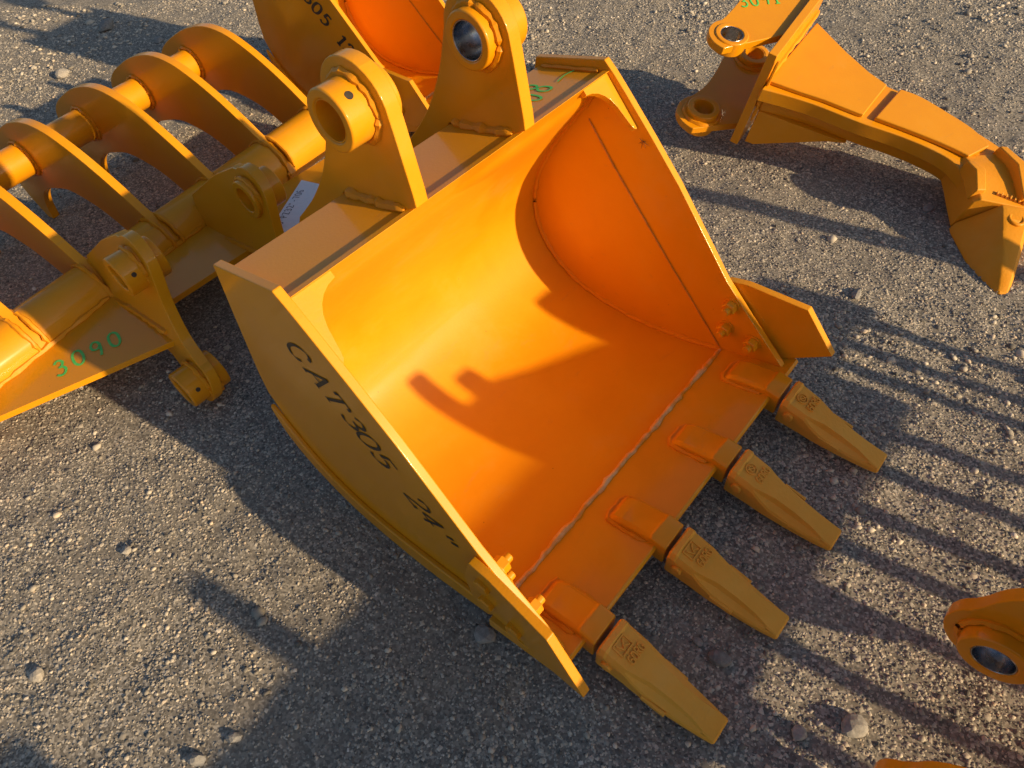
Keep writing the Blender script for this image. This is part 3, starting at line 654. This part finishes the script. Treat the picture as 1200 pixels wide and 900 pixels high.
# ears
p1, p2c = (-.127, -.024), (-.213, .214)
def ear_outline(r1, cut):
    a = [(p1[0] + r1 * math.cos(R_(q)), p1[1] + r1 * math.sin(R_(q))) for q in np.linspace(300, 165, 14)]
    b = smooth([(p1[0] - r1 * .95, p1[1] + r1 * .3), (-.196, .045), (-.222, .100), (-.252, .150), (-.268, .190)], 4)[1:-1]
    c = [(p2c[0] + .056 * math.cos(R_(q)), p2c[1] + .056 * math.sin(R_(q))) for q in np.linspace(190, 60, 12)]
    e = fa + fn; g = fb + fn
    return a + b + c + [tuple(g - fd * .03), tuple(e + fd * cut)]
for z0, nm in ((-.170, 0), (.036, 1)):
    er = PB(MB().plate(ear_outline(.060 if nm == 0 else .050, .048 if nm == 0 else .095), [(*p1, .0255), (*p2c, .0255)], z0, z0 + .017, 'z'), 'ear', bevel=.002)
    for cx, cy in (p1, p2c):
        if nm == 0: lo, hi = z0 - .022, z0 + .017 + .018
        else: lo, hi = z0 - .012, z0 + .017 + .003
        PB(MB().ring((cx, cy, 0), (0, 0, 1), .0245, .0385 if nm == 0 else .036, lo, hi), 'pin_boss', ORANGE, er, .001)
        PB(MB().ring((cx, cy, 0), (0, 0, 1), .0232, .0247, lo + .001, hi - .001, ch=.0004), 'bore_lining', STEEL if nm else ORANGE, er, 0)
        if nm == 0: MB().tube([(cx + .041 * math.cos(a), cy + .041 * math.sin(a), z0 + .018) for a in np.linspace(0, 6.28, 36)], .006, 6, .4, 3).build('weld_bead', WELD, er)
gm = MB(); ga = np.array([-.185, .055]); gd = np.array([.32, .95]); gd /= np.linalg.norm(gd)
fr3 = lambda x, y, h: (ga[0] + gd[0] * x - gd[1] * y, ga[1] + gd[1] * x + gd[0] * y, .0532 + h)
for q, ch in enumerate('3091'): glyph(gm, ch, fr3, q * .026, 0, .034, .0036, None, .0008, 0, .1, .8)
PB(gm, 'green_figures', GREEN, rip, 0)
# tooth adapter and tooth
def path_loft(rows, name, mat, par, bevel=.003, wedge=False):
    secs = []
    for i, (s_, t_, hw, n0, n1, ch) in enumerate(rows):
        a = np.array(rows[max(i - 1, 0)][:2]); b = np.array(rows[min(i + 1, len(rows) - 1)][:2]); d = (b - a) / np.linalg.norm(b - a); e = np.array([-d[1], d[0]])
        c = np.array([s_, t_])
        if wedge: secs.append([(*(c + e * w_), z_) for w_, z_ in ((-hw, n0 + ch), (-hw * .96, n0 + .28 * (n1 - n0)), (-hw * .05, n1 - .002), (hw * .10, n1), (hw - ch, n1), (hw, n1 - ch), (hw, n0 + ch), (hw - ch, n0), (-hw + ch, n0))])
        else: secs.append([(*(c + e * w_), z_) for w_, z_ in ((-hw, n0 + ch), (-hw, n1 - ch), (-hw + ch, n1), (hw - ch, n1), (hw, n1 - ch), (hw, n0 + ch), (hw - ch, n0), (-hw + ch, n0))])
    return PB(MB().loft(secs), name, mat, par, bevel)
ad = path_loft([(.362, .268, .054, -.076, .000, .008), (.395, .254, .058, -.082, .008, .010), (.432, .224, .058, -.084, .010, .010), (.4735, .183, .053, -.084, .008, .010)], 'tooth_adapter', CASTB, rip)
for pts, nm in (([(.366, .206, .016), (.395, .192, .026), (.430, .160, .018)], 0), ([(.372, .300, .016), (.430, .275, .030), (.492, .222, .022)], 1)):
    m_ = MB(); sec = []
    for (s_, t_, h_), wv in zip(pts, (.010, .013, .012)): sec.append([(s_ - wv * .6, t_ - wv, -.01), (s_ + wv * .6, t_ + wv, -.01), (s_ + wv * .4, t_ + wv * .7, h_), (s_ - wv * .4, t_ - wv * .7, h_)])
    PB(m_.loft(sec), 'adapter_rib', CASTB, ad, .003)
th_ = path_loft([(.4755, .1805, .053, -.086, .010, .008), (.484, .172, .053, -.086, .012, .010), (.516, .142, .047, -.080, .002, .012), (.547, .112, .038, -.074, -.010, .010), (.578, .080, .029, -.068, -.022, .008), (.602, .055, .021, -.062, -.034, .005), (.6265, .030, .010, -.056, -.044, .002)], 'tooth', CASTB, rip, .0025, True)
PB(MB().ring((.512, .176, 0), (0, 0, 1), .010, .017, -.002, .010), 'retaining_pin', CASTB, th_, .001)
PB(MB().lathe((.512, .176, -.002), (0, 0, 1), [(.0095, 0), (.0095, .008), (.008, .0095)], 20), 'retaining_pin', CAST, th_, .001)
mk = MB()
for q in range(9):
    ribbon(mk, [(.448 + q * .0072, .195 - q * -.0045), (.452 + q * .0072, .187 - q * -.0045)], .0022, lambda x, y, h: (x, y, .0125 + h), .0012, None, .004)
PB(mk, 'raised_mark', CAST, ad, 0)

# ------------------------------------------------------------------ attachment standing beyond the right edge of the picture
SO = (1.0, -.1, 0)
st = root('root_rake', SO, 'orange pin ears reaching in at the lower right edge, of a rake standing beyond it', 'rake', 'root rakes')
def SB(mb, name, mat=ORANGE, par=st, bevel=.0015, **k): return mb.build(name, mat, par, bevel, off=SO, **k)
SB(MB().box(.99, 1.06, -.90, .50, .175, .325), 'beam')
SB(MB().prism([(.098, .3255), (.098, .395), (.20, .395), (.26, .376), (.392, .345), (.392, .3255)], 1.0, 1.03, 'x'), 'shadow_block')  # unseen block added on the beam, outline shaped for its shadow in the bucket
for y in (-.78, -.62, -.47, -.33, -.20, -.085, .015, .115, .20, .275, .36, .44):
    pr_ = smooth([(1.06, .30), (1.16, .25), (1.22, .15), (1.19, .06), (1.08, .0)], 5) + smooth([(1.06, .012), (1.13, .07), (1.15, .13), (1.10, .18), (1.00, .176)], 5)
    SB(MB().prism(pr_, y - .0065, y + .0065), 'tine')
SB(MB().box(1.0, 1.05, .5005, .70, .222, .285), 'beam_end')
for y in (.545, .600, .668): SB(MB().prism(smooth([(1.05, .25), (1.12, .22), (1.17, .14), (1.15, .05), (1.08, .0)], 5) + smooth([(1.06, .012), (1.11, .06), (1.12, .12), (1.09, .17), (1.00, .224)], 5), y - .007, y + .007), 'tine')
SB(MB().box(1.06, 1.10, .675, .94, .0, .035), 'shadow_post_foot')  # unseen foot, added to tie the shadow-casting post to the rake
SB(MB().prism([(1.05, .0355), (1.11, .0355), (1.095, .38), (1.075, .42), (1.055, .38)], .905, .950), 'upright')  # unseen post added to cast a shadow band by the ripper
for y, zt, wv in ((.1135, .485, .030), (.178, .440, .034), (.415, .445, .044), (-.335, .42, .034), (-.64, .415, .06)):
    SB(MB().prism([(.997, .322), (1.055, .322), (1.05, zt - .02), (1.03, zt), (1.0, zt - .02)], y - wv / 2, y + wv / 2), 'bracket')
for k, y0 in enumerate((.018, -.206)):
    po = [(.715 + .060 * math.cos(a), .080 + .060 * math.sin(a)) for a in np.linspace(math.pi * .78, math.pi * 1.72, 16)] + smooth([(.80, .06), (.88, .10), (.9885, .18)], 4) + [(.9885, .285), (.93, .272)] + smooth([(.82, .258), (.74, .228), (.690, .175), (.672, .123)], 4)[:-1]
    er = SB(MB().plate(po, [(.715, .080, .0255)], y0, y0 + .02), 'ear', bevel=.002)
    SB(MB().ring((.715, 0, .080), (0, 1, 0), .0235, .039, y0 - .022, y0 + .030), 'pin_boss', ORANGE, er, .001)
    SB(MB().ring((.715, 0, .080), (0, 1, 0), .0222, .0237, y0 - .021, y0 + .029, ch=.0004), 'bore_lining', STEEL, er, 0)
    MB().tube([(.715 + .042 * math.cos(a), y0 - .0005, .080 + .042 * math.sin(a)) for a in np.linspace(0, 6.28, 36)], .005, 6, .5, 3).build('weld_bead', WELD, er, off=SO)
